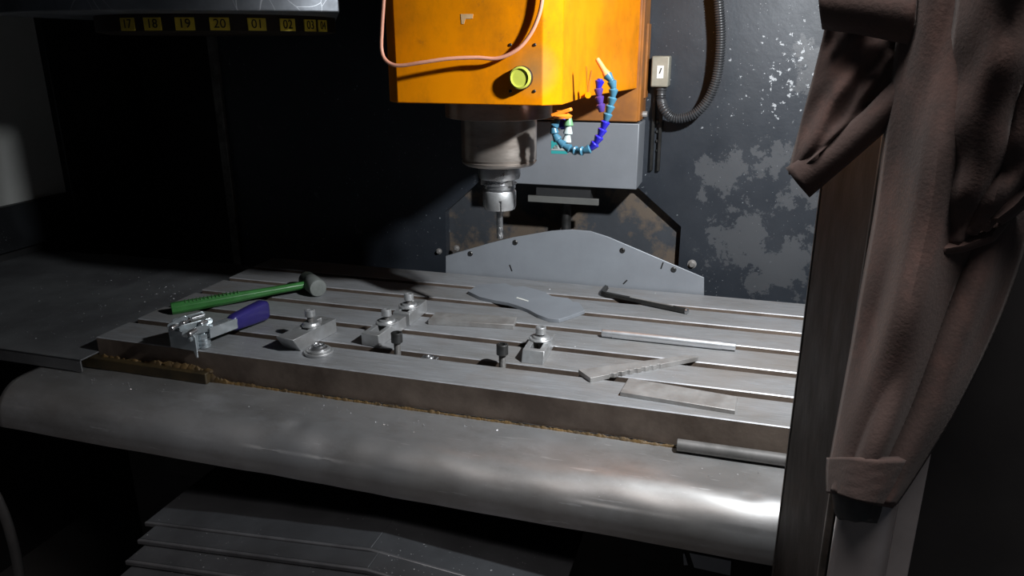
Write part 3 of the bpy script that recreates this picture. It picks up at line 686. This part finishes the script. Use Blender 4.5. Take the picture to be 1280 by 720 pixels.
clamp('wedge-nosed slotted clamp bar beside the small stack of washers', zp(357, 441, 0), zp(411, 413, 0)+Vector((0, 0, 0)), .040, .028, (.42, .93), .60, .018, .060, rw=.018)
clamp('slotted clamp bar meeting the end of another clamp, beside an upright screw', zp(463, 433, 0), zp(498, 408, 0), .037, .024, (.16, .86), .60, 0.0, .052)
clamp('slotted clamp bar meeting the end of another clamp, beside a steel flat', zp(502, 406.5, 0), zp(524, 388, 0), .037, .026, (.12, .88), .45, 0.0, .054)
clamp('single slotted clamp bar with sloping nose near the aluminium tube', zp(665, 455, 0), zp(681, 429, 0), .040, .022, (.20, .90), .66, -.010, .046)

# ---- washers
c = zp(398.5, 441, 0)
for nm, lb, r0, r1, z, h in (('washer', 'large flat steel washer at the bottom of the stack', .012, .0265, 0, .005), ('washer', 'middle dished steel washer in the small stack', .011, .0215, .005, .004)):
    tag(MB().ring(c+UP*z, UP, r0, r1, h, 36).build(nm, 'steel'), lb, 'washer', 'stacked washers')
tag(MB().lathe(c+UP*.009, UP, [(.0075, 0), (.0165, 0), (.0165, .002), (.0125, .004), (.012, .007), (.0085, .0075), (.0075, .006), (.0075, 0)], 30, cap=False).build('flanged_nut', 'bright_steel'), 'round flanged nut on top of the small stack of washers', 'nut', 'stacked washers')

# ---- upright socket screws in the front slot
for pb, ptop, lb in (((497, 441), 415.5, 'upright black socket screw in the front slot near two clamps'), ((628, 457.5), 430, 'upright black socket screw in the front slot near the single clamp')):
    b = zp(*pb, 0); tpt = yp(pb[0]-.5, ptop, b.y)
    o = thing('socket_screw', lb, 'screw', b-UP*.02, 'socket screws standing in the front slot')
    socket_screw(o, b-UP*.02, tpt, .0105, .0185, .0064)
    MB().box(b-UP*.024, (.026, .026, .012)).build('slot_nut', 'dull_steel', o, .001)
b = zp(537, 446.5, 0)
o = thing('slot_nut', 'small bright nut sitting in the front slot between two screws', 'nut', b-UP*.022)
MB().box(b-UP*.011, (.030, .0165, .022)).build('neck', 'bright_steel', o, .0015)
MB().ring(b-UP*.001, UP, .0045, .0075, .003, 18).build('thread_collar', 'bright_steel', o)
MB().box(b-UP*.029, (.030, .029, .012)).build('flange', 'dull_steel', o, .001)

# ---- flat pieces
def slab(name, label, cat, pxs, th, mt, group=None, bevel=.0008, z0=0):
    pts_ = [zp(a, b, th+z0) for a, b in pxs]
    o = MB().prism([p-UP*th for p in pts_], (0, 0, th)).build(name, mt, bevel=bevel)
    return tag(o, label, cat, group)
G = 'steel flats on the table'
slab('steel_flat', 'rust-marked steel flat with ground top behind the upright screws', 'steel bar', [(545, 390), (646, 396), (642, 406), (535, 400)], .010, 'dull_steel', G)
th_ = .0085
c0, c1, c2, c3 = [zp(a, b, th_) for a, b in ((723, 462), (860, 443.5), (873, 446), (738, 472.5))]
ed = [c0, c1, c2]; ev = c3-c2; iv = Vector((-ev.y, ev.x, 0)).normalized()
if iv.dot(c0-c3) < 0: iv = -iv
for k in range(7):                             # row of half holes left along the sawn edge
    t0 = .36+.072*k
    for q in range(5): ed.append(c2+ev*(t0+.042*q/4)+iv*(.0034*math.sin(PI*q/4)))
ed.append(c3)
tag(MB().prism([p-UP*th_ for p in ed], (0, 0, th_)).build('steel_flat', 'dull_steel', bevel=.0004), 'steel flat with scalloped edge lying askew under the aluminium tube', 'steel bar', G)
slab('steel_flat', 'clean rectangular steel flat lying parallel to the table front', 'steel bar', [(786, 472), (922, 495.5), (919, 513), (775, 490)], .007, 'dull_steel', G)
# nicks along the cut edge of the askew flat
ol = [(585, 364), (597, 356), (612, 354.5), (632, 354), (643, 358), (654, 357.5), (668, 361), (680, 364.5), (690, 370), (711, 372.5), (716, 377), (724, 377.5), (731, 388), (712, 395), (699, 399), (686, 398), (672, 393), (661, 387), (648, 382), (635, 378), (618, 375), (600, 371)]
gs = slab('profile_plate', 'grey flame-cut plate with a wavy outline lying on the table', 'steel plate', ol, .008, 'grey_plate', None, .0008)
q = [zp(a, b, .0083) for a, b in ((645, 372.5), (646.5, 371.5), (661, 376), (660, 377))]
MB().prism([p for p in q], (0, 0, .0004)).build('chalk_mark', 'paper', None)
cm = bpy.data.objects['chalk_mark']; cm.parent = gs; cm.location = Vector(cm.location)-Vector(gs.location)

# ---- hex key
a, b = zp(752, 367, .006), zp(858, 389, .006)
dv = (b-a).normalized()
k1 = zp(757.5, 359.5, .010)
path = smooth_path([k1, a+(k1-a)*.45, a+(k1-a)*.1+dv*.003, a+dv*.012, a+dv*.03, b], 6)
hk = thing('hex_key', 'black bent hex key lying behind the aluminium tube', 'hex key', (a+b)/2-UP*.006)
MB().sweep(path, .0065, 6).build('key_bar', 'black_oxide', hk, smooth=30)
MB().lathe(b-dv*.003, dv, [(.0050, 0), (.0068, .002), (.0062, .006), (.003, .008)], 14).build('ball_end', 'bright_steel', hk)
c = a+(b-a)*.60; MB().box(c+UP*.0058, ((b-a).length*.5, .0045, .0012), (dv, dv.cross(UP), UP)).build('worn_flat', 'dull_steel', hk)

# ---- aluminium tube
a, b = zp(752.5, 416.5, .0075), zp(919.5, 434, .0075); a.z = b.z = ZT+.0085; dv = (b-a); Lt = dv.length
tu = thing('aluminium_tube', 'bright aluminium tube with stepped ends lying across the slots', 'tube', (a+b)/2-UP*.0085)
MB().lathe(a, dv, [(.0048, .030), (.0048, .0004), (.0056, 0), (.0072, 0), (.0078, .0008), (.0078, .020), (.0085, .0205), (.0085, Lt-.025), (.0078, Lt-.0245), (.0078, Lt-.0008), (.0072, Lt), (.0056, Lt), (.0048, Lt-.0004), (.0048, Lt-.030)], 28, cap=False).build('tube_body', 'aluminium', tu)
for s_, p in ((1, a), (-1, b)): MB().lathe(p+dv.normalized()*(.028*s_), dv*s_, [(.0048, 0), (.0048, .002)], 18).build('bore', 'aluminium', tu)

# ================================================================== HANGING WORK CLOTHES
jk = thing('work_jacket', 'dark brown work jacket hanging over the door handle', 'jacket', yp(1074, 625, -.58))
def drape(name, mt, rows, y0, bulge=.02, folds=(), thick=.004, nu=30, nv=60, ydrift=0, wob=1):
    """rows: (left px, left py, right px, right py) down the cloth; interpolated smoothly"""
    ra = smooth_path([Vector((r[0], r[1], 0)) for r in rows], 10); rb = smooth_path([Vector((r[2], r[3], 0)) for r in rows], 10)
    vs = []; n = nu+1
    for v in range(nv+1):
        f = v/nv*(len(ra)-1); i = min(int(f), len(ra)-2); qa = ra[i]+(ra[i+1]-ra[i])*(f-i); qb = rb[i]+(rb[i+1]-rb[i])*(f-i); t = v/nv
        for u in range(n):
            s = u/nu
            y = y0+ydrift*t-bulge*math.sin(PI*s)**.7
            for amp, fr, ph, sl in folds: y += amp*math.sin(2*PI*(fr*s+ph+sl*t))*math.sin(PI*min(max(s, .03), .97))**.5
            y += wob*(.0016*math.sin(17*s+20*t)+.0009*math.sin(25*t-8*s))
            q = qa+(qb-qa)*s; vs.append(yp(q.x, q.y, y))
    fs = [(j*n+i, j*n+i+1, (j+1)*n+i+1, (j+1)*n+i) for j in range(nv) for i in range(nu)]
    o = MB().add(vs, fs).build(name, mt, jk, smooth=80)
    md = o.modifiers.new('cloth', 'SOLIDIFY'); md.thickness = thick; md.offset = 1
    return o
# long sleeve pulled over the handle
drape('sleeve', 'cloth', [(1142, -60, 1330, -60), (1128, 60, 1320, 60), (1115, 160, 1305, 160), (1102, 260, 1284, 262), (1086, 350, 1258, 352), (1072, 430, 1226, 432), (1057, 510, 1185, 514), (1043, 585, 1140, 588), (1041, 614, 1113, 628)], -.575, .042, [(.010, 1.3, .1, .5), (.007, 2.4, .3, -.7), (.003, 4, 0, 1.2)])
drape('cuff', 'cloth', [(1041, 572, 1146, 570), (1040, 595, 1128, 602), (1040.5, 616, 1110, 631)], -.580, .044, [(.0007, 2.3, 0, .2)], .004, 24, 14, wob=.08)
drape('cuff_lining', 'lining', [(1044, 612, 1106, 622), (1045, 635, 1103, 638), (1051, 648, 1097, 653)], -.576, .036, [(.001, 2, 0, .3)], .002, 20, 8, wob=.2)
# overlapping front panel on the right, ending in the seam
drape('front_panel', 'cloth', [(1212, -60, 1420, -60), (1200, 40, 1420, 40), (1186, 130, 1410, 100), (1178, 210, 1390, 160), (1174, 270, 1340, 200), (1177, 309, 1258, 268)], -.625, .030, [(.008, 1.2, .4, .3), (.005, 2.5, .1, .5), (.002, 5, .2, .6)], ydrift=.034)
# flap with stitched hem that swings out to the left
drape('flap', 'cloth', [(1030, -20, 1150, -20), (1032, 25, 1146, 40), (1020, 80, 1143, 58), (1003, 145, 1138, 76), (986, 211, 1133, 93), (990, 219, 1134, 104)], -.550, .012, [(.006, .8, .2, .3), (.003, 2, 0, .5)])
def strip(name, mt, top, bot, y0, y1, bulge=.004, n=24):
    vs = []
    for i in range(n+1):
        s = i/n; f = s*(len(top)-1); k = min(int(f), len(top)-2); g = f-k
        T_ = (top[k][0]+(top[k+1][0]-top[k][0])*g, top[k][1]+(top[k+1][1]-top[k][1])*g); B2 = (bot[k][0]+(bot[k+1][0]-bot[k][0])*g, bot[k][1]+(bot[k+1][1]-bot[k][1])*g)
        for j in range(7):
            u = j/6; y = y0+(y1-y0)*s-bulge*math.sin(PI*u); vs.append(yp(T_[0]+(B2[0]-T_[0])*u, T_[1]+(B2[1]-T_[1])*u, y))
    o = MB().add(vs, [(i*7+j, i*7+j+1, (i+1)*7+j+1, (i+1)*7+j) for i in range(n) for j in range(6)]).build(name, mt, jk, smooth=80)
    md = o.modifiers.new('cloth', 'SOLIDIFY'); md.thickness = .003; md.offset = 1
    return o
strip('flap_hem', 'cloth', [(985, 212), (1040, 178), (1085, 140), (1132, 92)], [(1010, 243), (1050, 208), (1098, 166), (1135, 128)], -.552, -.575, .006)
strip('collar', 'cloth', [(1022, -30), (1080, -30), (1150, -30)], [(1031, 32), (1080, 39), (1142, 52)], -.556, -.585, .010)
strip('seam', 'cloth', [(1176, 309), (1200, 305), (1235, 293), (1252, 270)], [(1177, 313), (1202, 309), (1238, 297), (1256, 274)], -.616, -.606, .003)

# ---- black hose curving in at the lower left
hp = [yp(a, b, -.33) for a, b in ((-40, 590), (-12, 610), (4, 640), (14, 670), (21, 700), (26, 730), (30, 775))]
tag(MB().sweep(smooth_path(hp, 8), .0075, 12).build('rubber_hose', 'rubber', smooth=60), 'black rubber hose curving down in the dark at the lower left', 'hose')

# ---- metal chips
rnd = random.Random(5)
def flake(m, p, s_):
    a_ = rnd.random()*6.3; u_ = Vector((math.cos(a_), math.sin(a_), rnd.uniform(0, .4)))*s_; v_ = Vector((-math.sin(a_), math.cos(a_), rnd.uniform(0, .4)))*s_*rnd.uniform(.2, .5)
    m.add([p-Vector((u_.x, u_.y, 0))*.5, p+u_*.5, p+u_*.3+v_, p+Vector((0, 0, s_*.35))], [(0, 1, 2), (0, 1, 3), (1, 2, 3), (0, 2, 3)])
m = MB()
for _ in range(150): flake(m, Vector((rnd.uniform(-.2, 1.1), rnd.uniform(-.078, -.03), ZT-.0572)), rnd.uniform(.001, .0035))
tag(m.build('metal_chips', 'chip', smooth=0), 'tiny bright metal chips scattered on the rolled steel cover', 'chips', kind='stuff')
m = MB()
for _ in range(60): flake(m, Vector((rnd.uniform(-.37, -.15), rnd.uniform(.0, .5), ZT-.0300)), rnd.uniform(.0015, .005))
for _ in range(30): flake(m, Vector((rnd.uniform(-.66, -.41), rnd.uniform(.1, .5), ZT-.0340)), rnd.uniform(.0015, .005))
for _ in range(14): flake(m, zp(rnd.gauss(212, 8), rnd.gauss(364, 5), -.03), rnd.uniform(.002, .006))
tag(m.build('metal_chips', 'chip', smooth=0), 'loose metal chips on the dark flat cover beside the table', 'chips', kind='stuff')
m = MB()
for _ in range(130):
    y = rnd.uniform(.01, .58)
    if min(abs(y-q) for q in SL) > .013: flake(m, Vector((rnd.uniform(.0, 1.12), y, ZT)), rnd.uniform(.001, .003))
tag(m.build('metal_chips', 'chip', smooth=0), 'fine metal chips scattered over the slotted iron table', 'chips', kind='stuff')
